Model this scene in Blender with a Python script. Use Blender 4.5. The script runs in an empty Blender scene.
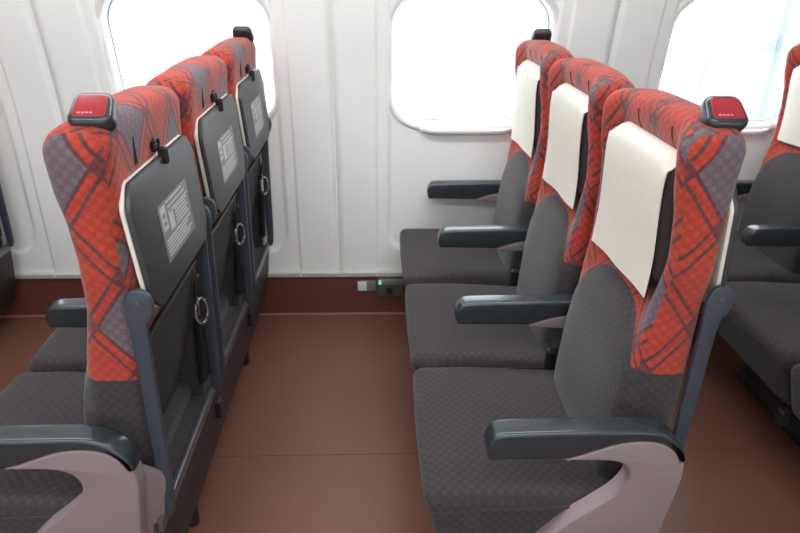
import bpy, bmesh, math, random
from mathutils import Vector, Matrix
random.seed(7)
D = bpy.data
C = bpy.context.scene.collection
PITCH = 1.04            # distance between seat rows and between windows
ROW_X, ROW_Y = 0.35, 1.70   # base point of the middle row

# ------------------------------------------------------------------ shader helper
class N:
    """tiny expression builder for math nodes"""
    def __init__(s, nt, sock): s.nt, s.s = nt, sock
    def _op(s, op, *a):
        n = s.nt.nodes.new('ShaderNodeMath'); n.operation = op
        for i, v in enumerate((s,) + a):
            if isinstance(v, N): s.nt.links.new(v.s, n.inputs[i])
            else: n.inputs[i].default_value = v
        return N(s.nt, n.outputs[0])
    def __add__(s, o): return s._op('ADD', o)
    def __sub__(s, o): return s._op('SUBTRACT', o)
    def __mul__(s, o): return s._op('MULTIPLY', o)
    def __truediv__(s, o): return s._op('DIVIDE', o)
    def neg(s): return s._op('MULTIPLY', -1.0)
    def gt(s, o): return s._op('GREATER_THAN', o)
    def lt(s, o): return s._op('LESS_THAN', o)
    def floor(s): return s._op('FLOOR')
    def fract(s): return s._op('FRACT')
    def abs(s): return s._op('ABSOLUTE')
    def max(s, o): return s._op('MAXIMUM', o)
    def min(s, o): return s._op('MINIMUM', o)
    def sqrt(s): return s._op('SQRT')
    def mod(s, o): return s._op('FLOORED_MODULO', o)
    def inv(s): return s * -1.0 + 1.0

def mixf(f, a, b):   # float mix
    return a * f.inv() + b * f

def srgb(r, g, b):
    return tuple(((c/255.0)/12.92 if c/255.0 <= .04045 else ((c/255.0+.055)/1.055)**2.4) for c in (r, g, b)) + (1,)

def new_mat(name):
    m = D.materials.new(name); m.use_nodes = True
    nt = m.node_tree; bs = nt.nodes['Principled BSDF']
    return m, nt, bs

def noise(nt, scale, detail=2, coord='Object', rough=.5):
    tc = nt.nodes.new('ShaderNodeTexCoord'); n = nt.nodes.new('ShaderNodeTexNoise')
    n.inputs['Scale'].default_value = scale; n.inputs['Detail'].default_value = detail
    n.inputs['Roughness'].default_value = rough
    nt.links.new(tc.outputs[coord], n.inputs['Vector'])
    return N(nt, n.outputs['Fac'])

def mixc(nt, fac, a, b):
    n = nt.nodes.new('ShaderNodeMix'); n.data_type = 'RGBA'
    if isinstance(fac, N): nt.links.new(fac.s, n.inputs['Factor'])
    else: n.inputs['Factor'].default_value = fac
    for v, k in ((a, 'A'), (b, 'B')):
        i = [x for x in n.inputs if x.name == k and x.type == 'RGBA'][0]
        if isinstance(v, tuple): i.default_value = v
        else: nt.links.new(v, i)
    return [x for x in n.outputs if x.type == 'RGBA'][0]

def bump(nt, bs, h, strength=.3, dist=.002):
    b = nt.nodes.new('ShaderNodeBump'); b.inputs['Strength'].default_value = strength
    b.inputs['Distance'].default_value = dist
    nt.links.new(h.s, b.inputs['Height']); nt.links.new(b.outputs[0], bs.inputs['Normal'])

def plain(name, col, rough=.5, metal=0.0, var=.06, scale=40, bmp=0, spec=.5, coat=0):
    m, nt, bs = new_mat(name)
    n = noise(nt, scale, 3)
    dark = tuple(c*(1-var) for c in col[:3]) + (1,)
    lite = tuple(min(1, c*(1+var)) for c in col[:3]) + (1,)
    nt.links.new(mixc(nt, n, dark, lite), bs.inputs['Base Color'])
    bs.inputs['Roughness'].default_value = rough; bs.inputs['Metallic'].default_value = metal
    bs.inputs['Specular IOR Level'].default_value = spec
    bs.inputs['Coat Weight'].default_value = coat
    if bmp: bump(nt, bs, n, bmp, .001)
    return m

def emit(name, col, s):
    m = D.materials.new(name); m.use_nodes = True; nt = m.node_tree; nt.nodes.clear()
    e = nt.nodes.new('ShaderNodeEmission'); o = nt.nodes.new('ShaderNodeOutputMaterial')
    e.inputs[0].default_value = col; e.inputs[1].default_value = s
    nt.links.new(e.outputs[0], o.inputs[0]); return m

RED, GREY, LINE, DARK = srgb(174, 65, 50), srgb(108, 94, 101), srgb(80, 60, 66), srgb(63, 58, 60)

def fabric(name, kind, u0=0., v0=0., pick=1.0):
    """woven seat moquette. kind 'back' carries the tartan, 'dark' is the plain charcoal one"""
    m, nt, bs = new_mat(name)
    tc = nt.nodes.new('ShaderNodeTexCoord')
    sep = nt.nodes.new('ShaderNodeSeparateXYZ'); nt.links.new(tc.outputs['Object'], sep.inputs[0])
    x, y, z = (N(nt, sep.outputs[i]) for i in range(3))
    nrm = nt.nodes.new('ShaderNodeSeparateXYZ'); nt.links.new(tc.outputs['Normal'], nrm.inputs[0])
    nx, ny, nz = (N(nt, nrm.outputs[i]) for i in range(3))
    side = ny.abs().gt(.6)
    if kind == 'back':
        u = mixf(side, y + .02, x - .232 - u0)
        fr = nx.lt(-.55)
        v = mixf(side, z + mixf(fr, x * -1.0 + .22, x*0.0 + .055), z + 0.0) - (.905 + v0)
    else:
        top = nz.abs().gt(.6)
        u = mixf(side, y, x); v = mixf(top, z, x)
    # woven squares
    sq = 1/.0115
    ck = ((u*sq + v*sq*.0).floor() + (v*sq).floor()).mod(2.0)
    du = ((u*sq).fract() - .5).abs(); dv = ((v*sq).fract() - .5).abs()
    pill = (du*du + dv*dv).sqrt()
    fine = noise(nt, 900, 2)
    big = noise(nt, 9, 3)
    if kind == 'back':
        p = u/.15 + v/.2; q = v/.2 - u/.15
        def pair(t):
            d = (t + .5).fract() - .5          # distance from an integer line
            a = d.abs()
            return (a - .085).abs().lt(.026), a.lt(.112)
        lp, bp = pair(p); lq, bq = pair(q)
        cell = (p.floor()*2.0 + q.floor()).mod(4.0)
        fill = (cell - pick).abs().lt(.3)
        fill = fill * bp.inv() * bq.inv()
        cross = bp * bq
        line = lp.max(lq).max(cross * .85)
        # charcoal zones
        ya = (y/.196).abs(); zz = (z - .60).max(0.0)/.205
        zf = (ya*ya*ya + zz*zz).lt(1.0).max(z.lt(.70))
        zb = z.lt(.735)
        zs = z.lt(.70)
        rear = nx.gt(.0)
        zone = mixf(side, mixf(rear, zf, zb), zs)
        c = mixc(nt, fill, RED, GREY)
        c = mixc(nt, line.min(1.0)*.85, c, LINE)
        c = mixc(nt, zone, c, DARK)
    else:
        c = mixc(nt, 0.0, DARK, DARK)
        zone = None
    dk = nt.nodes.new('ShaderNodeHueSaturation')
    nt.links.new(c, dk.inputs['Color'])
    val = ck*.22 + .87 + (fine - .5)*.25 + (big - .5)*.22 - pill*.16
    nt.links.new(val.s, dk.inputs['Value'])
    nt.links.new(dk.outputs[0], bs.inputs['Base Color'])
    bs.inputs['Roughness'].default_value = .92
    bs.inputs['Specular IOR Level'].default_value = .15
    bs.inputs['Sheen Weight'].default_value = .22 if kind == 'back' else .15
    bs.inputs['Sheen Roughness'].default_value = .5
    bump(nt, bs, ck*.5 - pill + fine*.5, .55, .0012)
    return m

M = {}
M['fab_mid'] = fabric('moquette_tartan_mid', 'back', .008, .100, 0.0)
M['fab_left'] = fabric('moquette_tartan', 'back', .018, .010)
M['fab_dark'] = fabric('moquette_charcoal', 'dark')
M['pillow'] = plain('pillow_brown', srgb(58, 46, 46), .85, 0, .12, 300, .3)
M['gripm'] = plain('handle_dark_grey', srgb(58, 60, 66), .3, .2, .04, 60, coat=.3)
M['sockg'] = plain('socket_grey', srgb(92, 86, 84), .5)
M['seam'] = plain('seam_maroon', srgb(104, 42, 38), .8)
M['cover'] = plain('linen_cover', srgb(226, 219, 208), .8, 0, .04, 30, .25)
M['arm'] = plain('arm_slate', srgb(58, 65, 70), .26, .35, .04, 60, coat=.3)
M['strut'] = plain('strut_slate', srgb(68, 75, 85), .42, .25, .05, 60)
M['black'] = plain('black_plastic', srgb(28, 28, 30), .4, 0, .1, 60)
M['taupe'] = plain('taupe_plastic', srgb(140, 124, 126), .5, 0, .04, 30)
M['tray'] = plain('tray_grey', srgb(62, 63, 65), .42, .15, .04, 40)
M['cream'] = plain('cream_plastic', srgb(222, 216, 204), .45, 0, .03, 40)
M['label'] = plain('label_grey', srgb(118, 119, 120), .4, 0, .03, 40)
M['print'] = plain('label_print', srgb(186, 186, 186), .4, 0, .03, 40)
M['redp'] = plain('red_plate', srgb(158, 38, 48), .3, 0, .05, 30, coat=.5)
M['redprint'] = plain('red_plate_print', srgb(226, 150, 150), .3, 0, .03, 40)
M['rail'] = plain('rail_metal', srgb(120, 122, 126), .3, .7, .05, 50)
M['under'] = plain('undercarriage', srgb(48, 44, 45), .55, .1, .1, 40)
M['chrome'] = plain('chrome_ring', srgb(200, 200, 204), .2, .9, .03, 40)
M['wallm'] = plain('wall_panel', srgb(244, 245, 243), .42, 0, .015, 8)
M['frame'] = plain('window_frame_white', srgb(228, 228, 226), .4, 0, .02, 30)
M['gasket'] = plain('window_gasket', srgb(128, 140, 152), .5, 0, .05, 30)
M['ceil'] = plain('ceiling_white', srgb(235, 235, 232), .6, 0, .02, 8)
M['base'] = plain('baseboard_maroon', srgb(104, 60, 54), .34, 0, .08, 60)
M['basestrip'] = plain('skirting_edge', srgb(150, 105, 96), .3, 0, .06, 60)
M['strip'] = plain('panel_edge_strip', srgb(196, 195, 188), .35, .1, .03, 60)
M['lamp'] = emit('lamp_diffuser', (.96, .985, 1, 1), 12.0)
M['led'] = emit('green_led', (.2, .8, .4, 1), 1.0)
M['silver'] = plain('silver_plastic', srgb(140, 140, 140), .35, .3, .04, 60)
M['white'] = plain('white_plastic', srgb(222, 226, 228), .35, 0, .03, 60)
M['bldg'] = plain('concrete_white', srgb(225, 228, 230), .8, 0, .04, 2)
M['bluegl'] = plain('blue_glazing', srgb(136, 148, 156), .4, 0, .1, 3)

def floor_mat():
    m, nt, bs = new_mat('floor_russet')
    a = noise(nt, 420, 3, rough=.8); b = noise(nt, 3, 3); s = noise(nt, 160, 2)
    c = mixc(nt, (a*1.3 - .15).max(0.).min(1.), srgb(98, 62, 50), srgb(132, 88, 74))
    c = mixc(nt, (s - .66).max(0.)*3.0, c, srgb(176, 124, 106))
    hs = nt.nodes.new('ShaderNodeHueSaturation'); nt.links.new(c, hs.inputs['Color'])
    nt.links.new((b*.25 + .87).s, hs.inputs['Value'])
    nt.links.new(hs.outputs[0], bs.inputs['Base Color'])
    bs.inputs['Roughness'].default_value = .42
    bump(nt, bs, a, .12, .0005)
    return m
M['floor'] = floor_mat()

def net_mat():
    m, nt, bs = new_mat('pocket_net')
    tc = nt.nodes.new('ShaderNodeTexCoord'); sep = nt.nodes.new('ShaderNodeSeparateXYZ')
    nt.links.new(tc.outputs['Object'], sep.inputs[0])
    y, z = N(nt, sep.outputs[1]), N(nt, sep.outputs[2])
    k = 1/.014
    a = ((y*k + z*k).fract() - .5).abs(); b = ((y*k - z*k).fract() - .5).abs()
    t = a.max(b).gt(.36)
    nt.links.new(mixc(nt, t, srgb(20, 20, 22), srgb(58, 57, 60)), bs.inputs['Base Color'])
    bs.inputs['Roughness'].default_value = .8
    bump(nt, bs, t, .5, .002)
    return m
M['net'] = net_mat()

def glass_mat():
    m = D.materials.new('window_glass'); m.use_nodes = True; nt = m.node_tree; nt.nodes.clear()
    o = nt.nodes.new('ShaderNodeOutputMaterial'); mx = nt.nodes.new('ShaderNodeMixShader')
    t = nt.nodes.new('ShaderNodeBsdfTransparent'); g = nt.nodes.new('ShaderNodeBsdfGlossy')
    f = nt.nodes.new('ShaderNodeFresnel'); f.inputs[0].default_value = 1.3
    t.inputs[0].default_value = (.95, .98, .98, 1); g.inputs['Roughness'].default_value = .02
    nt.links.new(f.outputs[0], mx.inputs[0]); nt.links.new(t.outputs[0], mx.inputs[1])
    nt.links.new(g.outputs[0], mx.inputs[2]); nt.links.new(mx.outputs[0], o.inputs[0])
    return m
M['glass'] = glass_mat()

# ------------------------------------------------------------------ mesh helpers
def to_mesh(name, bm, mats, smooth=True, auto=35):
    me = D.meshes.new(name); bm.normal_update(); bm.to_mesh(me); bm.free()
    for m in (mats if isinstance(mats, (list, tuple)) else [mats]): me.materials.append(m)
    if smooth:
        me.polygons.foreach_set('use_smooth', [True]*len(me.polygons))
        if auto: 
            me.set_sharp_from_angle(angle=math.radians(auto))
    return me

def link(name, me, parent=None, loc=(0, 0, 0)):
    o = D.objects.new(name, me); C.objects.link(o); o.location = loc
    if parent: o.parent = parent
    return o

def rbox(dims, r, step, center=(0, 0, 0), f=None, bm=None, mat=0):
    """closed box with a fine surface grid and rounded edges; f deforms each point"""
    bm = bm or bmesh.new()
    h = [d/2 for d in dims]; r = min(r, min(h)*.999)
    n = [max(1, int(math.ceil(d/step))) for d in dims]
    # axis samples: more of them inside the rounded border
    def samples(i):
        inner = h[i]-r
        arc = [inner + r*math.tan(math.pi/4*k/4) for k in range(1, 5)]
        k = max(1, int(math.ceil(2*inner/step)))
        mid = [-inner + 2*inner*j/k for j in range(k+1)]
        return [-a for a in reversed(arc)] + mid + arc
    S = [samples(i) for i in range(3)]
    cache = {}
    def vert(ijk):
        if ijk in cache: return cache[ijk]
        p = Vector([S[a][ijk[a]] for a in range(3)])
        q = Vector([max(-(h[a]-r), min(h[a]-r, p[a])) for a in range(3)])
        d = p-q
        if d.length > 1e-9: p = q + d.normalized()*r
        p += Vector(center)
        if f: p = Vector(f(p))
        v = bm.verts.new(p); cache[ijk] = v; return v
    for ax in range(3):
        b, c = (ax+1) % 3, (ax+2) % 3
        for side in (0, len(S[ax])-1):
            for i in range(len(S[b])-1):
                for j in range(len(S[c])-1):
                    def mk(ii, jj):
                        t = [0, 0, 0]; t[ax] = side; t[b] = ii; t[c] = jj; return vert(tuple(t))
                    vs = [mk(i, j), mk(i+1, j), mk(i+1, j+1), mk(i, j+1)]
                    if side == 0: vs.reverse()
                    try: fc = bm.faces.new(vs); fc.material_index = mat
                    except ValueError: pass
    return bm

def box(bm, lo, hi, bev=0, mat=0):
    r = bmesh.ops.create_cube(bm, size=1)
    vs = r['verts']
    for v in vs:
        v.co = Vector([(lo[a]+hi[a])/2 + v.co[a]*(hi[a]-lo[a]) for a in range(3)])
    fs = {f for v in vs for f in v.link_faces}
    for f in fs: f.material_index = mat
    if bev:
        es = list({e for v in vs for e in v.link_edges})
        rr = bmesh.ops.bevel(bm, geom=es, offset=bev, segments=2, affect='EDGES', profile=.5)
        for f in rr['faces']: f.material_index = mat
    return bm

def spline(pts, n=6, closed=False):
    """Catmull-Rom through 2-D points"""
    out = []; L = len(pts)
    rng = range(L) if closed else range(L-1)
    for i in rng:
        g = lambda k: pts[k % L] if closed else pts[max(0, min(L-1, k))]
        a, b, c, d = g(i-1), g(i), g(i+1), g(i+2)
        for j in range(n):
            t = j/n
            out.append(tuple(.5*(2*b[k]+(c[k]-a[k])*t+(2*a[k]-5*b[k]+4*c[k]-d[k])*t*t+(3*b[k]-a[k]-3*c[k]+d[k])*t**3) for k in (0, 1)))
    if not closed: out.append(tuple(pts[-1]))
    return out

def prism(outline, axis, a0, a1, bev=0, bm=None, mat=0, seg=3):
    """extrude a 2-D outline. axis 'y': outline is (x,z); axis 'x': outline is (y,z); 'z': (x,y)"""
    bm = bm or bmesh.new()
    def P(p, a):
        return {'y': (p[0], a, p[1]), 'x': (a, p[0], p[1]), 'z': (p[0], p[1], a)}[axis]
    # build inset rings for a rounded rim
    n = len(outline)
    area = sum(outline[i][0]*outline[(i+1) % n][1]-outline[(i+1) % n][0]*outline[i][1] for i in range(n))
    sg = 1 if area > 0 else -1
    def inset(d):
        res = []
        for i in range(n):
            p0, p1, p2 = Vector(outline[i-1]), Vector(outline[i]), Vector(outline[(i+1) % n])
            e1 = (p1-p0); e2 = (p2-p1)
            if e1.length < 1e-9: e1 = e2
            if e2.length < 1e-9: e2 = e1
            n1 = Vector((-e1.y, e1.x)).normalized()*sg; n2 = Vector((-e2.y, e2.x)).normalized()*sg
            m = n1+n2
            m = m.normalized() if m.length > 1e-6 else n1
            k = 1/max(.6, m.dot(n1))
            q = p1+m*d*k; res.append((q.x, q.y))
        return res
    rings = []
    if bev:
        for k in range(seg+1):
            t = math.pi/2*k/seg
            rings.append((inset(bev*(1-math.sin(t))), a0+bev*(1-math.cos(t))))
        for k in range(seg+1):
            t = math.pi/2*(1-k/seg)
            rings.append((inset(bev*(1-math.sin(t))), a1-bev*(1-math.cos(t))))
    else:
        rings = [(outline, a0), (outline, a1)]
    V = [[bm.verts.new(P(p, a)) for p in ring] for ring, a in rings]
    fs = []
    for r in range(len(V)-1):
        for i in range(n):
            fs.append(bm.faces.new((V[r][i], V[r][(i+1) % n], V[r+1][(i+1) % n], V[r+1][i])))
    fs.append(bm.faces.new(V[0])); fs.append(bm.faces.new(V[-1]))
    for f in fs: f.material_index = mat
    bmesh.ops.recalc_face_normals(bm, faces=fs)
    return bm

def tube(pts, r, bm=None, seg=8, closed=False, mat=0):
    bm = bm or bmesh.new(); pts = [Vector(p) for p in pts]; n = len(pts); rings = []
    for i, p in enumerate(pts):
        a = pts[i-1] if (i or closed) else pts[0]; b = pts[(i+1) % n] if (i < n-1 or closed) else pts[-1]
        t = (b-a).normalized()
        up = Vector((0, 0, 1)) if abs(t.z) < .9 else Vector((0, 1, 0))
        s = t.cross(up).normalized(); w = t.cross(s)
        rings.append([bm.verts.new(p + (s*math.cos(2*math.pi*k/seg)+w*math.sin(2*math.pi*k/seg))*r) for k in range(seg)])
    fs = []
    for i in range(n if closed else n-1):
        A, B = rings[i], rings[(i+1) % n]
        for k in range(seg): fs.append(bm.faces.new((A[k], A[(k+1) % seg], B[(k+1) % seg], B[k])))
    if not closed: fs += [bm.faces.new(rings[0]), bm.faces.new(rings[-1])]
    for f in fs: f.material_index = mat
    bmesh.ops.recalc_face_normals(bm, faces=fs)
    return bm

def rrect(cx, cy, hx, hy, r, n=8):
    out = []
    for qx, qy, a0 in ((1, 1, 0), (-1, 1, 90), (-1, -1, 180), (1, -1, 270)):
        for k in range(n+1):
            a = math.radians(a0+90*k/n)
            out.append((cx+qx*(hx-r)+r*math.cos(a), cy+qy*(hy-r)+r*math.sin(a)))
    return out

def lerp_table(t, z):
    if z <= t[0][0]: return t[0][1]
    for (a, u), (b, w) in zip(t, t[1:]):
        if z <= b:
            k = (z-a)/(b-a); k = k*k*(3-2*k)*.35 + k*.65
            return u+(w-u)*k
    return t[-1][1]

def sstep(a, b, x):
    t = max(0, min(1, (x-a)/(b-a))); return t*t*(3-2*t)

def tag(o, label=None, cat=None, group=None, kind=None):
    if label: o['label'] = label
    if cat: o['category'] = cat
    if group: o['group'] = group
    if kind: o['kind'] = kind
    return o

# all seat coordinates below: x as in the middle row minus ROW_X, y minus ROW_Y (or minus the seat's centre)
OX = -ROW_X
SEATS = [1.222, 1.715, 2.208]
CUSH = [1.205, 1.705, 2.205]
ARMS = [.95, 1.455, 1.955, 2.447]

# ------------------------------------------------------------------ seat meshes
XF = [(.30, .475), (.45, .482), (.57, .490), (.65, .498), (.73, .506), (.84, .518), (.94, .525), (1.02, .520), (1.08, .509), (1.14, .505), (1.2, .509)]
XB = [(.30, .592), (.49, .606), (.66, .612), (.80, .611), (.9, .610), (1.0, .610), (1.1, .614), (1.2, .622)]
RECB = [(.30, .104), (.38, .098), (.49, .071), (.66, .042), (.78, .018), (.85, .004), (.9, 0), (1.2, 0)]
def rear_x(y, z): return lerp_table(XB, z)-lerp_table(RECB, z)*(1-sstep(.86, .95, abs(y)/.21))
REC = [(.30, .0), (.70, .0), (.78, .012), (.88, .045), (1.08, .052), (1.14, .026), (1.2, .01)]
ZT = 1.186
def pad_s(y, z):     # outline of the lumbar pad: positive inside
    return 1-abs(y/.196)**3-(max(0, z-.60)/.205)**2
def back_mesh(mat, low=0.0):
    T = .12
    def f(p):
        z = p.z
        hw = .2105 + .0145*sstep(.84, .93, z)
        y = p.y*hw/.235
        t = (p.x+T/2)/T
        xf, xb = lerp_table(XF, z) + low*(1-sstep(.55, .95, z)), rear_x(y*.21/hw, z)
        yy = abs(y)/hw
        rec = lerp_table(REC, z)*(1-sstep(.55, .88, yy))
        # front only is hollowed; upholstery swells slightly between the piping
        xf2 = xf + rec - .021*math.sqrt(max(0, pad_s(y, z)))
        x = xf2 + t*(xb-xf2)
        zz = z - .020*(yy**3) * sstep(.9, 1.18, z)
        return (x+OX, y, zz)
    bm = rbox((T, .47, ZT-.30), .040, .013, (0, 0, (ZT+.30)/2), f)
    return to_mesh('backrest', bm, mat, auto=0)

def cushion_mesh():
    x0, x1, z0, z1 = .088, .545, .255, .432
    def f(p):
        x, y, z = p
        t = (x-x0)/(x1-x0)
        h = (z-z0)/(z1-z0)
        z = z + h*(.010*math.cos(y/.245*math.pi/2)*math.sin(min(1, max(0, t))*math.pi) - .016*sstep(.25, 1, t) + .008)
        x = x + (1-h)*.055*(1-sstep(0, .4, t)) - h*.006*math.cos(y/.245*math.pi/2)*(1-sstep(0, .3, t))
        z += (1-h)*.02*sstep(0, .5, t)
        return (x+OX, y, z)
    bm = rbox((x1-x0, .49, z1-z0), .036, .018, ((x0+x1)/2, 0, (z0+z1)/2), f)
    return to_mesh('cushion', bm, M['fab_dark'], auto=0)

def piping_mesh(s):
    bm = bmesh.new()
    for s in (s,):
        pts = [(.120, .398), (.16, .404), (.25, .408), (.36, .410), (.46, .411), (.52, .411)]
        tube([(x+OX, s*.244, z) for x, z in spline(pts, 5)], .0026, bm, 6)
    return to_mesh('piping', bm, M['fab_dark'], auto=0)

def pillow_mesh():
    def f(p):
        x, y, z = p
        b = math.cos(y/.165*math.pi/2)*math.cos((z-1.0)/.13*math.pi/2)
        return (x + (x-.545)*.10*b + (1.0-z)*.05 + .005 + OX, y, z-.014)
    return to_mesh('pillow', rbox((.062, .325, .245), .026, .014, (.545, 0, .995), f), M['pillow'], auto=0)

def cover_mesh(k):
    """antimacassar: hangs down the front of the pillow, over its top and tucks behind it"""
    rnd = random.Random(k)
    prof = [(.508, .842), (.508, .87), (.5075, .92), (.504, .98), (.501, 1.04), (.501, 1.080), (.507, 1.108), (.525, 1.121), (.545, 1.123), (.560, 1.118)]
    prof = spline(prof, 4)
    n = 28; W = .152; bm = bmesh.new(); rows = []
    ph = rnd.random()*6
    for (x, z) in prof:
        row = []
        for j in range(n+1):
            s = -1+2*j/n
            low = max(0, (1.0-z)/.16)
            y = s*W*(1+.03*low)
            dx = .0022*math.sin(s*5+ph)*low - .006*low*low*abs(s)**2 + .008*sstep(.75, 1, abs(s))*(1 if z > 1.1 else .25)
            dz = -.010*sstep(.8, 1, abs(s))*(sstep(1.09, 1.12, z)) + (-.006*s if low > .9 else 0)
            row.append(bm.verts.new((x+dx+.009+OX, y, z+dz-.008)))
        rows.append(row)
    for a, b in zip(rows, rows[1:]):
        for j in range(n): bm.faces.new((a[j], a[j+1], b[j+1], b[j]))
    bmesh.ops.recalc_face_normals(bm, faces=bm.faces)
    ext = bmesh.ops.solidify(bm, geom=bm.faces[:], thickness=-.0022)
    return to_mesh('cover', bm, M['cover'], auto=50)

def tray_outline(grow=0):
    pts = [(-.198, .862), (-.203, 1.035), (-.172, 1.074), (.172, 1.074), (.203, 1.035), (.198, .872), (.165, .832), (-.165, .832)]
    c = (0, .955)
    pts = [(c[0]+(p[0]-c[0])*(1+grow), c[1]+(p[1]-c[1])*(1+grow*1.4)) for p in pts]
    out = []
    n = len(pts)
    for i in range(n):      # round the corners
        a, b, d = Vector(pts[i-1]), Vector(pts[i]), Vector(pts[(i+1) % n])
        r = .011
        p, q = b+(a-b).normalized()*r, b+(d-b).normalized()*r
        for k in range(5):
            t = k/4; out.append(tuple(p*(1-t)**2+b*2*t*(1-t)+q*t*t))
    return out

def lean(bm):        # the stowed table leans with the seat back
    for v in bm.verts: v.co.x += (v.co.z-.95)*(-.075)
    return bm
def tray_mesh(): return to_mesh('tray', lean(prism(tray_outline(), 'x', .626+OX, .638+OX, .0035)), M['tray'])
def traylining_mesh(): return to_mesh('tray_lining', lean(prism(tray_outline(.006), 'x', .618+OX, .626+OX, .002)), M['cream'])

def sticker_mesh():
    bm = bmesh.new(); X = .6383+OX
    box(bm, (X, -.085, .888), (X+.0006, .075, .996), mat=0)
    def pr(y0, y1, z0, z1): box(bm, (X+.0006, y0, z0), (X+.001, y1, z1), mat=1)
    pr(-.077, -.052, .945, .99); pr(-.042, -.020, .935, .972)
    for i in range(3): pr(-.045+.004*i, .045+.012*i, .9875-.007*i-.003*i, .990-.007*i-.003*i+.001)
    for i in range(5): pr(-.012, .060-.007*(i % 2), .962-.007*i, .9655-.007*i)
    for i in range(5): pr(-.076, .062-.015*(i % 3), .924-.0068*i, .9275-.0068*i)
    for z in (.957, .972):   # openings in the first pictogram
        box(bm, (X+.001, -.071, z-.004), (X+.0013, -.058, z+.004), mat=0)
    for v in bm.verts:
        v.co.y = (v.co.y+.005)*1.2+.004; v.co.z = .943+(v.co.z-.942)*1.05
    return to_mesh('sticker', lean(bm), [M['label'], M['print']], smooth=False)

def strut_mesh(s):
    o = [(.606, .888), (.625, .896), (.643, .886), (.648, .862), (.641, .836), (.631, .812), (.627, .60), (.623, .42), (.616, .372), (.599, .372), (.597, .42), (.599, .60), (.600, .80), (.598, .855)]
    o = [(x+OX, z) for x, z in spline(o, 4, True)]
    y0, y1 = (-.2245, -.2120) if s < 0 else (.2120, .2245)
    bm = prism(o, 'y', y0, y1, .003)
    return to_mesh('strut', bm, M['strut'])

def screw_mesh(s):
    bm = bmesh.new()
    m = Matrix.Translation((.625+OX, s*.2250, .872)) @ Matrix.Rotation(math.pi/2, 4, 'X')
    bmesh.ops.create_cone(bm, segments=20, radius1=.0065, radius2=.0055, depth=.003, matrix=m, cap_ends=True)
    return to_mesh('screw', bm, M['rail'])

def latch_mesh():
    bm = bmesh.new()
    pts = []
    for k in range(14):     # a hook shaped loop
        a = math.radians(-40+240*k/13); pts.append((.622+OX, .012*math.cos(a)-.006, 1.096+.014*math.sin(a)))
    tube(pts, .0042, bm, 8)
    rbox((.020, .012, .034), .005, .01, (.630+OX, .004, 1.074), None, bm)
    rbox((.010, .022, .020), .004, .01, (.618+OX, -.006, 1.094), None, bm)
    return to_mesh('latch', bm, M['black'])

def slot_mesh():
    bm = bmesh.new()
    rbox((.006, .007, .052), .0028, .01, (.6150+OX, -.100, 1.112), None, bm)
    return to_mesh('slot', bm, M['black'])
def front_x(y, z):
    yy = abs(y)/.225
    return lerp_table(XF, z)+lerp_table(REC, z)*(1-sstep(.55, .88, yy))
def frontslot_mesh(y):
    pts = [(front_x(y, z)+OX+.0005, y, z) for z in (1.118, 1.126, 1.134, 1.142, 1.150, 1.157)]
    return to_mesh('front_slot', tube(pts, .0022), M['seam'])

def pocket_mesh():
    def f(p):
        t = (p.z-.39)/(.765-.39)
        bulge = .014*math.sin(max(0, min(1, t))*math.pi)*math.cos(p.y/.2*math.pi/2)
        return (p.x + lerp_table(XB, p.z) - lerp_table(RECB, p.z) + .006 + .006*t + bulge*.6 + OX, p.y, p.z)
    bm = rbox((.006, .376, .395), .0025, .02, (0, 0, .5675), f)
    return to_mesh('pocket', bm, M['net'])
def pockettrim_mesh():
    pts = [(lerp_table(XB, .765)-lerp_table(RECB, .765)+.014+OX, -.186+.372*k/12, .765) for k in range(13)]
    return to_mesh('pocket_trim', tube(pts, .005), M['black'])

def cup_mesh():
    bm = bmesh.new()
    rbox((.020, .030, .19), .006, .02, (.592+OX, .186, .515), lambda p: (p.x+(p.z-.52)*.05, p.y, p.z), bm)
    c = (.606+OX, .172, .700)
    tube([(c[0]+.006*math.sin(a), c[1]+.016*math.cos(a), c[2]+.034*math.sin(a)) for a in [2*math.pi*k/28 for k in range(28)]], .0042, bm, 8, True)
    return to_mesh('cup_bracket', bm, M['black'])
def cupring_mesh():
    c = (.612+OX, .165, .640)
    bm = tube([(c[0]+.010*math.cos(a), c[1]+.017*math.cos(a), c[2]+.034*math.sin(a)) for a in [2*math.pi*k/28 for k in range(28)]], .0036, None, 8, True)
    return to_mesh('cup_ring', bm, M['chrome'])

# arm rest: cap, side panel
def cap_mesh(outer):
    up = spline([(.2105, .568), (.205, .592), (.213, .617), (.232, .6295), (.30, .632), (.40, .633), (.49, .633)], 4)
    if outer:
        up += spline([(.49, .633), (.53, .628), (.562, .609), (.583, .582), (.590, .556)], 5)[1:]
        low = spline([(.582, .555), (.568, .582), (.537, .602), (.500, .608), (.46, .604), (.42, .591), (.385, .577), (.355, .568)], 5)
    else:
        up += [(.56, .633)]
        low = [(.56, .598)] + spline([(.52, .595), (.47, .588), (.43, .577), (.395, .565)], 5)
    o = [(x+OX, z) for x, z in up+low]
    return to_mesh('arm_cap', prism(o, 'y', -.0255, .0255, .008, seg=4), M['arm'], auto=40)

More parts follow.
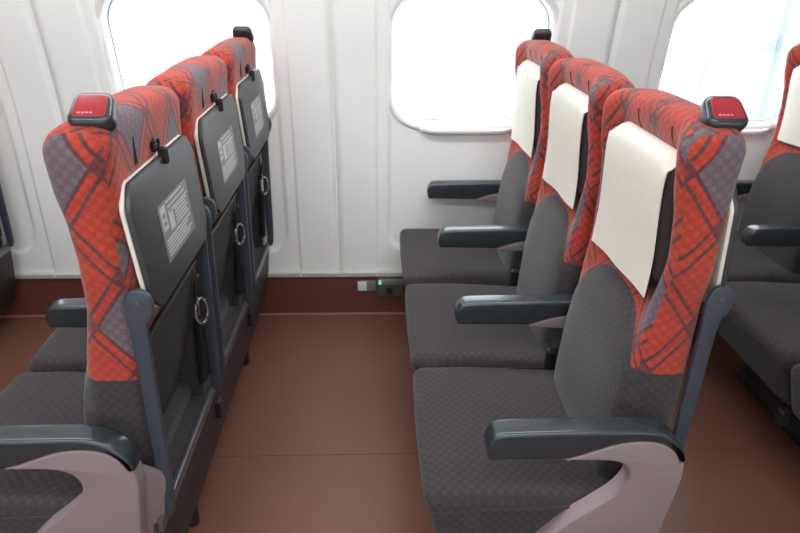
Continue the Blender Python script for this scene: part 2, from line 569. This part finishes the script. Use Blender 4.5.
def armpanel_mesh(outer):
    if outer:
        top = spline([(.357, .566), (.385, .575), (.42, .589), (.46, .602), (.500, .606), (.535, .600), (.566, .580), (.580, .553)], 5)
        rest = spline([(.588, .556), (.591, .52), (.585, .46), (.575, .38), (.568, .28), (.560, .17)], 5) + \
            spline([(.275, .17), (.305, .30), (.365, .385), (.425, .438), (.468, .478), (.487, .515), (.481, .542), (.458, .559), (.42, .5635), (.368, .5640)], 5)
        y0, y1 = -.0235, .0165
    else:
        top = spline([(.397, .561), (.43, .574), (.47, .586), (.52, .593), (.56, .595)], 5)
        rest = [(.56, .552), (.50, .552), (.46, .555), (.41, .557)]
        y0, y1 = -.0225, .0225
    o = [(x+OX, z) for x, z in top+rest]
    return to_mesh('arm_panel', prism(o, 'y', y0, y1, .004), M['taupe'], auto=40)

def bracket_mesh():
    o = spline([(.50, .50), (.54, .545), (.575, .545), (.588, .52), (.584, .46), (.575, .38), (.568, .28), (.560, .17)], 4) + [(.50, .17)]
    bm = prism([(x+OX, z) for x, z in o], 'y', .967-ROW_Y, 1.001-ROW_Y, .003)
    for v in bm.verts:
        k = (v.co.y+ROW_Y-.967)/.034
        v.co.z -= .05*k*sstep(.40, .52, v.co.z); v.co.x += .028*k*sstep(.50, .56, v.co.x-OX)
    return to_mesh('rear_bracket', bm, M['taupe'], auto=40)
def grip_mesh():
    bm = prism(rrect(0, 0, .0385, .033, .019, 7), 'y', -.016, .016, .011, seg=6)
    for v in bm.verts: v.co = Vector((v.co.x*.96*(1-.13*sstep(-.03, .033, v.co.z)), v.co.y*(1+.25*(-v.co.z/.03)), v.co.z))
    return to_mesh('grip', bm, M['gripm'], auto=50)
def plate_mesh():
    o = [(x, z) for x, z in rrect(0, .002, .0275, .0220, .008, 5)]
    o = [(x*(1-.13*sstep(-.03, .033, z)), z) for x, z in o]
    bm = prism(o, 'y', -.0168, -.0130, .001)
    for v in bm.verts: v.co.y += .25*(v.co.z/.03)*.015
    return to_mesh('grip_plate', bm, M['redp'])
def plateprint_mesh():
    bm = bmesh.new()
    for x0, x1, z0, z1 in ((-.018, -.013, -.015, -.0115), (-.011, -.007, -.015, -.0115), (-.005, .000, -.015, -.0115), (.002, .006, -.015, -.0115)):
        box(bm, (x0, -.0186, z0), (x1, -.0172, z1))
    return to_mesh('plate_print', bm, M['redprint'], smooth=False)

def frame_meshes():
    L0, L1 = .975-ROW_Y, 2.43-ROW_Y
    r = {}
    # upholstered ledge behind the backs
    bm = bmesh.new(); box(bm, (.47+OX, L0, .345), (.592+OX, L1, .368), .004); r['ledge'] = to_mesh('ledge', bm, M['fab_dark'])
    bm = bmesh.new(); box(bm, (.590+OX, L0-.004, .352), (.602+OX, L1+.004, .380), .003); r['rail'] = to_mesh('rear_rail', bm, M['rail'])
    o = [(x+OX, z) for x, z in ((.590, .352), (.600, .352), (.590, .25), (.566, .125), (.552, .110), (.552, .13), (.578, .26))]
    r['panel'] = to_mesh('rear_panel', prism(o, 'y', L0, L1, .002), M['under'])
    bm = bmesh.new(); box(bm, (.24+OX, L0+.01, .225), (.555+OX, L1-.01, .262), .006); r['beam'] = to_mesh('beam', bm, M['under'])
    o = [(x+OX, z) for x, z in ((.34, 0), (.34, .02), (.37, .05), (.38, .226), (.46, .226), (.47, .05), (.50, .02), (.50, 0))]
    r['ped'] = to_mesh('pedestal', prism(o, 'y', -.30, .30, .006), M['under'])
    bm = bmesh.new()
    bmesh.ops.create_cone(bm, segments=20, radius1=.020, radius2=.016, depth=.226, matrix=Matrix.Translation((0, 0, .113)), cap_ends=True)
    r['foot'] = to_mesh('foot', bm, M['under'])
    bm = rbox((.016, .03, .055), .005, .02, (.606+OX, 0, .315)); r['clip'] = to_mesh('rear_clip', bm, M['black'])
    bm = rbox((.03, .03, .05), .006, .02, (.14+OX, 0, .235)); r['bracket'] = to_mesh('front_bracket', bm, M['black'])
    bm = rbox((.05, .022, .06), .008, .02, (.485+OX, 0, .445)); r['hinge'] = to_mesh('hinge_cover', bm, M['black'])
    return r

SM = dict(back_mid=back_mesh(M['fab_mid']), back_left=back_mesh(M['fab_left'], -.024), cushion=cushion_mesh(), piping_n=piping_mesh(-1), piping_f=piping_mesh(1),
          pillow=pillow_mesh(), tray=tray_mesh(), lining=traylining_mesh(), sticker=sticker_mesh(),
          strut_n=strut_mesh(-1), strut_f=strut_mesh(1), screw_n=screw_mesh(-1), screw_f=screw_mesh(1), latch=latch_mesh(), slot=slot_mesh(),
          fs1=frontslot_mesh(.055), fs2=frontslot_mesh(-.105),
          pocket=pocket_mesh(), ptrim=pockettrim_mesh(), cup=cup_mesh(), ring=cupring_mesh(),
          cap_o=cap_mesh(True), cap_i=cap_mesh(False), rbr=bracket_mesh(), pan_o=armpanel_mesh(True), pan_i=armpanel_mesh(False),
          grip=grip_mesh(), plate=plate_mesh(), pprint=plateprint_mesh(), **frame_meshes())

def recline(o, deg):
    """tip an object that belongs to a seat back about the back's hinge"""
    a = math.radians(deg); px, pz = .55+OX, .42
    v = Matrix.Rotation(a, 3, 'Y') @ Vector((px, 0, pz))
    o.rotation_euler = (0, a, 0)
    o.location = Vector(o.location) + Vector((px, 0, pz)) - v

def make_seat_row(label, back, tip=0):
    e = D.objects.new('train_seat_row', None); C.objects.link(e); e.empty_display_size = .1
    tag(e, label, 'train seat', 'rows of three train seats')
    for k, yc in enumerate(SEATS):
        y = yc-ROW_Y
        cu = link('seat_cushion', SM['cushion'], e, (0, CUSH[k]-ROW_Y, 0)); link('piping', SM['piping_n'], cu); link('piping', SM['piping_f'], cu)
        b = link('backrest', SM[back], e, (0, y, 0))
        hp = link('headrest_pillow', SM['pillow'], b); hp['label'] = 'dark brown headrest pillow'
        link('tray_latch', SM['latch'], b); link('coat_hook_slot', SM['slot'], b)
        link('strap_slot', SM['fs1'], b); link('strap_slot', SM['fs2'], b)
        pk = link('net_pocket', SM['pocket'], e, (0, y, 0)); link('pocket_trim', SM['ptrim'], pk)
        ch = link('cup_holder', SM['cup'], e, (0, y, 0)); rg = link('cup_ring', SM['ring'], ch); rg['label'] = 'silver ring'
        t = link('tray_table', SM['tray'], e, (0, y, 0)); li = link('tray_lining', SM['lining'], t); li['label'] = 'cream underside of the tray'
        link('instruction_label', SM['sticker'], t)
        for a, c in (('strut_n', 'screw_n'), ('strut_f', 'screw_f')):
            s = link('tray_arm', SM[a], e, (0, y, 0)); link('screw', SM[c], s)
            if tip: recline(s, tip)
        if tip:
            for q in (b, pk, ch, t): recline(q, tip)
    for k, yc in enumerate(ARMS):
        y = yc-ROW_Y
        a = link('armrest', SM['cap_o' if k == 0 else 'cap_i'], e, (0, y, 0))
        p = link('side_panel' if k == 0 else 'armrest_trim', SM['pan_o' if k == 0 else 'pan_i'], e if k == 0 else a, (0, y, 0) if k == 0 else (0, 0, 0))
        p['label'] = 'taupe plastic panel'
    for k, yc in enumerate((1.455, 1.955)):
        link('rear_clip', SM['clip'], e, (-.004, yc-ROW_Y, -.02))
        link('front_bracket', SM['bracket'], e, (0, yc-ROW_Y, 0))
        link('hinge_cover', SM['hinge'], e, (0, yc-ROW_Y, 0))
    rb = link('rear_bracket', SM['rbr'], e); rb['label'] = 'taupe plastic bracket'
    for yc, sgn in ((1.062, 1), (2.355, -1)):
        g = link('grab_handle', SM['grip'], e, (.584+OX, yc-ROW_Y, 1.190))
        g.rotation_euler = (math.radians(-45*sgn), 0, 0 if sgn > 0 else 0)
        if sgn < 0: g.rotation_euler = (math.radians(-42), 0, math.pi)
        pl = link('seat_number_plate', SM['plate'], g); pl['label'] = 'red plate'
        link('plate_print', SM['pprint'], pl)
    link('rear_ledge', SM['ledge'], e); link('rear_rail', SM['rail'], e); link('rear_panel', SM['panel'], e)
    link('frame_beam', SM['beam'], e); link('pedestal', SM['ped'], e)
    for y in (1.33, 2.12): link('foot', SM['foot'], e, (.525+OX, y-ROW_Y, 0))
    return e

TIP = {1: -2.4}      # the row at the right edge stands a little more upright
rows = [
    (-1, 'back_left', 'red tartan three-seat row at left, seen from behind with its tray tables stowed'),
    (0, 'back_mid', 'middle three-seat row facing left, all three white headrest covers in view'),
    (1, 'back_left', 'three-seat row cut off by the right edge, behind the middle row'),
    (-2, 'back_mid', 'three-seat row at the far left edge, only its dark back corner visible'),
]
for k, back, lab in rows:
    e = make_seat_row(lab, back, TIP.get(k, 0))
    e.location = (ROW_X+PITCH*k, ROW_Y, 0)

covers = [
    (0, 0, 'off-white cloth cover on the nearest headrest of the middle row'),
    (0, 1, 'off-white cloth cover on the central headrest of the middle row'),
    (0, 2, 'off-white cloth cover on the headrest beside the window in the middle row'),
    (1, 2, 'off-white cloth cover on the window headrest of the row at the right edge'),
]
for i, (r, s, lab) in enumerate(covers):
    o = link('headrest_cover', cover_mesh(i), None, (ROW_X+PITCH*r, SEATS[s], 0))
    if TIP.get(r): recline(o, TIP[r])
    tag(o, lab, 'headrest cover', 'cloth headrest covers')

# ------------------------------------------------------------------ the carriage
X0, X1 = -4.72, 4.64          # ends: bay joints
WIN0 = .36                    # centre of the middle window
def wall_y(z):
    return 2.5 - (.06*((z-.75)/.54)**2 if z > .75 else 0)
W_HX, W_Z0, W_Z1, W_R = .291, .852, 1.325, .120
def rr_sd(x, z, hx, z0, z1, r):
    cz, hz = (z0+z1)/2, (z1-z0)/2
    qx, qz = abs(x)-hx+r, abs(z-cz)-hz+r
    return math.hypot(max(qx, 0), max(qz, 0)) + min(max(qx, qz), 0) - r
def relief(dx, z):   # dx from window centre
    j = .52-abs(dx)
    d = 0.0
    if j < .0032: d += .009
    d += .007*sstep(.158, .170, j)
    d += .011*sstep(.004, -.016, rr_sd(dx, z, .312, .30, 1.75, .10))
    return d
def wall(name, mirror=False, fine=range(-2, 3)):
    bm = bmesh.new()
    half = sorted(set([0, .0028, .0036, .03, .07, .11, .15] + [.155+.0025*i for i in range(9)] + [.183+.005*i for i in range(16)] + [.27+.0125*i for i in range(21)]))
    half = [h for h in half if h < .52]
    zs = [.205, .25] + [.28+.008*i for i in range(20)] + [.46+.03*i for i in range(12)] + [.82+.01*i for i in range(53)] + [1.38+.06*i for i in range(13)]
    for k in range(-5, 4):
        cx = WIN0+PITCH*k+ (0 if True else 0)
        if k == -5: continue
        xs = [-.52+h for h in half] + [0.0] + [.52-h for h in reversed(half)]
        g = []
        for z in zs:
            row = []
            for x in xs:
                y = wall_y(z)+relief(x, z)
                if mirror: y = 1.7-y
                row.append(bm.verts.new((cx+x, y, z)))
            g.append(row)
        for i in range(len(zs)-1):
            for j in range(len(xs)-1):
                mx, mz = (xs[j]+xs[j+1])/2, (zs[i]+zs[i+1])/2
                if rr_sd(mx, mz, W_HX+.008, W_Z0-.008, W_Z1+.008, W_R+.005) < 0: continue
                q = (g[i][j], g[i][j+1], g[i+1][j+1], g[i+1][j])
                bm.faces.new(q if not mirror else q[::-1])
    bmesh.ops.remove_doubles(bm, verts=bm.verts, dist=1e-5)
    o = link(name, to_mesh(name, bm, M['wallm'], auto=0)); tag(o, kind='structure'); return o
wall('wall_back'); wall('wall_front', True)

def window(n, cx, mirror):
    """rounded surround ring, thin gasket, pane"""
    base = rrect(0, (W_Z0+W_Z1)/2, W_HX, (W_Z1-W_Z0)/2, W_R, 10)
    def ring(prof, mat, nm, parent=None):
        bm = bmesh.new(); R = []
        for off, dy in prof:
            o = rrect(0, (W_Z0+W_Z1)/2, W_HX+off, (W_Z1-W_Z0)/2+off, W_R+off, 10)
            row = []
            for (x, z) in o:
                y = wall_y(z)+.018+dy
                if mirror: y = 1.7-y
                row.append(bm.verts.new((cx+x, y, z)))
            R.append(row)
        m = len(base)
        for a, b in zip(R, R[1:]):
            for i in range(m): bm.faces.new((a[i], a[(i+1) % m], b[(i+1) % m], b[i]))
        bmesh.ops.recalc_face_normals(bm, faces=bm.faces)
        return link(nm, to_mesh(nm, bm, mat, auto=60), parent)
    fr = ring([(.034, .004), (.030, -.004), (.020, -.006), (.010, -.001), (.004, .012), (0, .03), (0, .060)], M['frame'], 'window_%d' % n)
    tag(fr, kind='structure')
    ring([(.0005, .044), (-.004, .046), (-.004, .052), (.0, .052)], M['gasket'], 'gasket', fr)
    bm = bmesh.new(); vs = []
    for (x, z) in rrect(0, (W_Z0+W_Z1)/2, W_HX+.002, (W_Z1-W_Z0)/2+.002, W_R, 10):
        y = 2.5-.06*((1.08-.75)/.54)**2 + .055 - (z-1.08)*.11
        if mirror: y = 1.7-y
        vs.append(bm.verts.new((cx+x, y, z)))
    bm.faces.new(vs)
    link('pane', to_mesh('pane', bm, M['glass'], smooth=False), fr)
    # small sill lip under the glass
    def f(p):
        t = abs(p.x)/.185
        y = wall_y(p.z) + .012 + (p.y*(1-.75*sstep(.75, 1, t)))
        if mirror: y = 1.7-y
        return (cx+p.x, y, p.z + .004*sstep(.7, 1, t))
    link('window_sill', to_mesh('window_sill', rbox((.37, .05, .016), .006, .02, (0, 0, .822), f), M['frame'], auto=0), fr)
n = 1
for mirror in (False, True):
    for k in range(-4, 4):
        window(n, WIN0+PITCH*k, mirror); n += 1

def struct_box(name, lo, hi, mat, bev=0):
    bm = bmesh.new(); box(bm, lo, hi, bev)
    return tag(link(name, to_mesh(name, bm, mat, smooth=False)), kind='structure')

XA, XZ = WIN0-PITCH*4.5, WIN0+PITCH*3.5
# floor in two sheets that meet at a seam
bm = bmesh.new()
box(bm, (XA, 1.5925, -.03), (XZ, 2.52, 0)); box(bm, (XA, -.82, -.03), (XZ, 1.5905, 0)); box(bm, (XA, 1.59, -.03), (XZ, 1.593, -.002))
tag(link('floor', to_mesh('floor', bm, M['floor'], smooth=False)), kind='structure')
struct_box('ceiling', (XA, -.6, 2.10), (XZ, 2.3, 2.14), M['ceil'])
struct_box('wall_left', (XA-.03, -.84, 0), (XA, 2.54, 2.1), M['wallm'])
struct_box('wall_right', (XZ, -.84, 0), (XZ+.03, 2.54, 2.1), M['wallm'])
for nm, a, b, s in (('back', 2.494, 2.52, 1), ('front', -.82, -.794, -1)):
    struct_box('baseboard_'+nm, (XA, a, 0), (XZ, b, .19), M['base'])
# coved edge where the floor covering turns up, and the strip that closes the wall panels
struct_box('trim_1', (XA, 2.484, 0), (XZ, 2.495, .012), M['basestrip'], .003)
struct_box('trim_2', (XA, 2.486, .190), (XZ, 2.512, .210), M['strip'], .003)
struct_box('trim_3', (XA, -.812, .190), (XZ, -.786, .210), M['strip'], .003)
# screws in the strip
for k in range(-2, 3):
    for s in (-1, 1):
        bm = bmesh.new()
        m = Matrix.Translation((WIN0+PITCH*k+s*.355, 2.485, .199)) @ Matrix.Rotation(math.pi/2, 4, 'X')
        bmesh.ops.create_cone(bm, segments=14, radius1=.006, radius2=.004, depth=.004, matrix=m, cap_ends=True)
        o = link('panel_screw', to_mesh('panel_screw', bm, M['white'])); tag(o, kind='structure')

# ceiling lamps: two long diffusers, lit
for i, (ya, yb) in enumerate(((1.45, 1.75), (-.05, .25))):
    e = D.objects.new('ceiling_lamp', None); C.objects.link(e); e.location = (0, (ya+yb)/2, 2.10)
    tag(e, 'long lit ceiling lamp above the three-seat rows' if i == 0 else 'long lit ceiling lamp above the aisle', 'ceiling lamp', 'ceiling lamps')
    w = (yb-ya)/2
    bm = bmesh.new(); box(bm, (-1.7, -w-.02, -.02), (.95, -w, 0)); box(bm, (-1.7, w, -.02), (.95, w+.02, 0))
    link('housing', to_mesh('housing', bm, M['white'], smooth=False), e)
    bm = bmesh.new(); box(bm, (-1.7, -w, -.014), (.95, w, -.004))
    link('diffuser', to_mesh('diffuser', bm, M['lamp'], smooth=False), e)

# outlets on the baseboard
bm = bmesh.new(); box(bm, (-.082, 2.486, .122), (-.002, 2.495, .170), .002)
sw = link('wall_switch_plate', to_mesh('switch_plate', bm, M['silver'])); tag(sw, 'small plate with a white square, on the maroon skirting left of the socket', 'switch plate')
bm = bmesh.new(); box(bm, (-.080, 2.482, .124), (-.042, 2.487, .168), .002)
b = link('button', to_mesh('button', bm, M['white']), sw); b['label'] = 'white square button'
bm = bmesh.new(); box(bm, (.006, 2.480, .098), (.118, 2.496, .186), .003)
so = link('power_socket', to_mesh('power_socket', bm, M['sockg'])); tag(so, 'dark power socket box with a green light low on the wall', 'power socket')
bm = bmesh.new(); box(bm, (.008, 2.476, .156), (.116, 2.481, .182), .002)
link('cover_strip', to_mesh('cover_strip', bm, M['silver']), so)
bm = bmesh.new(); box(bm, (.010, 2.473, .159), (.022, 2.477, .179), .001)
l = link('indicator_light', to_mesh('indicator', bm, M['led']), so); l['label'] = 'green indicator light'
bm = bmesh.new(); box(bm, (.045, 2.478, .112), (.072, 2.4805, .140), .001)
link('socket_opening', to_mesh('socket_opening', bm, M['black']), so)

# ------------------------------------------------------------------ outside: a pale station building seen through the glass
def tp(name, parts, label, cat):
    e = D.objects.new(name, None); C.objects.link(e); tag(e, label, cat)
    for nm, lo, hi, mat in parts:
        bm = bmesh.new(); box(bm, lo, hi); link(nm, to_mesh(nm, bm, mat, smooth=False), e)
    return e
tp('station_building', [('wall', (-14, 11, -1.2), (16, 14, 3.0), M['bldg']), ('window_band', (1.62, 10.95, .32), (2.60, 11.02, .45), M['bluegl']),
                        ('window_band', (6.0, 10.95, .16), (6.62, 11.02, .40), M['bluegl']), ('column', (6.68, 10.8, -1.2), (6.86, 10.98, 3.0), M['bluegl']), ('column', (5.52, 10.9, -.6), (5.60, 10.98, .1), M['bluegl']), ('downpipe', (.98, 10.9, -1.2), (1.02, 10.98, -.1), M['bluegl']),
                        ('window_band', (-4.5, 10.95, -.5), (-1.5, 11.02, -.35), M['bluegl'])],
   'pale station building washed out in daylight beyond the windows', 'building')
g = struct_box('ground', (-30, 3.2, -1.3), (30, 40, -1.2), M['bldg'])

w = D.worlds.new('daylight'); bpy.context.scene.world = w; w.use_nodes = True
bg = w.node_tree.nodes['Background']; bg.inputs[0].default_value = (.93, .97, 1, 1); bg.inputs[1].default_value = 5.0

# ------------------------------------------------------------------ camera
f, p, yw, rl, H = 639.03, .4397, .0412, .0123, 1.4102
def axis(a, b, c):
    co, s = math.cos(-rl), math.sin(-rl); a, b = a*co-b*s, a*s+b*co
    y = c*math.cos(p)-b*math.sin(p); h = c*math.sin(p)+b*math.cos(p); x = a
    return Vector((x*math.cos(yw)+y*math.sin(yw), -x*math.sin(yw)+y*math.cos(yw), -h))
r_, d_, f_ = axis(1, 0, 0), axis(0, 1, 0), axis(0, 0, 1)
cam = D.cameras.new('camera'); co = D.objects.new('camera', cam); C.objects.link(co)
m = Matrix((r_, -d_, -f_)).transposed().to_4x4(); m.translation = (0, 0, H); co.matrix_world = m
cam.sensor_width = 36; cam.lens = f/800*36; cam.clip_start = .05
cam.dof.use_dof = True; cam.dof.focus_distance = 1.35; cam.dof.aperture_fstop = 6.3
sc = bpy.context.scene; sc.camera = co
sc.view_settings.view_transform = 'Standard'; sc.view_settings.look = 'None'
sc.view_settings.gamma = 1; sc.view_settings.use_curve_mapping = False
sc.view_settings.exposure = 0.0
sc.cycles.max_bounces = 8; sc.cycles.diffuse_bounces = 5
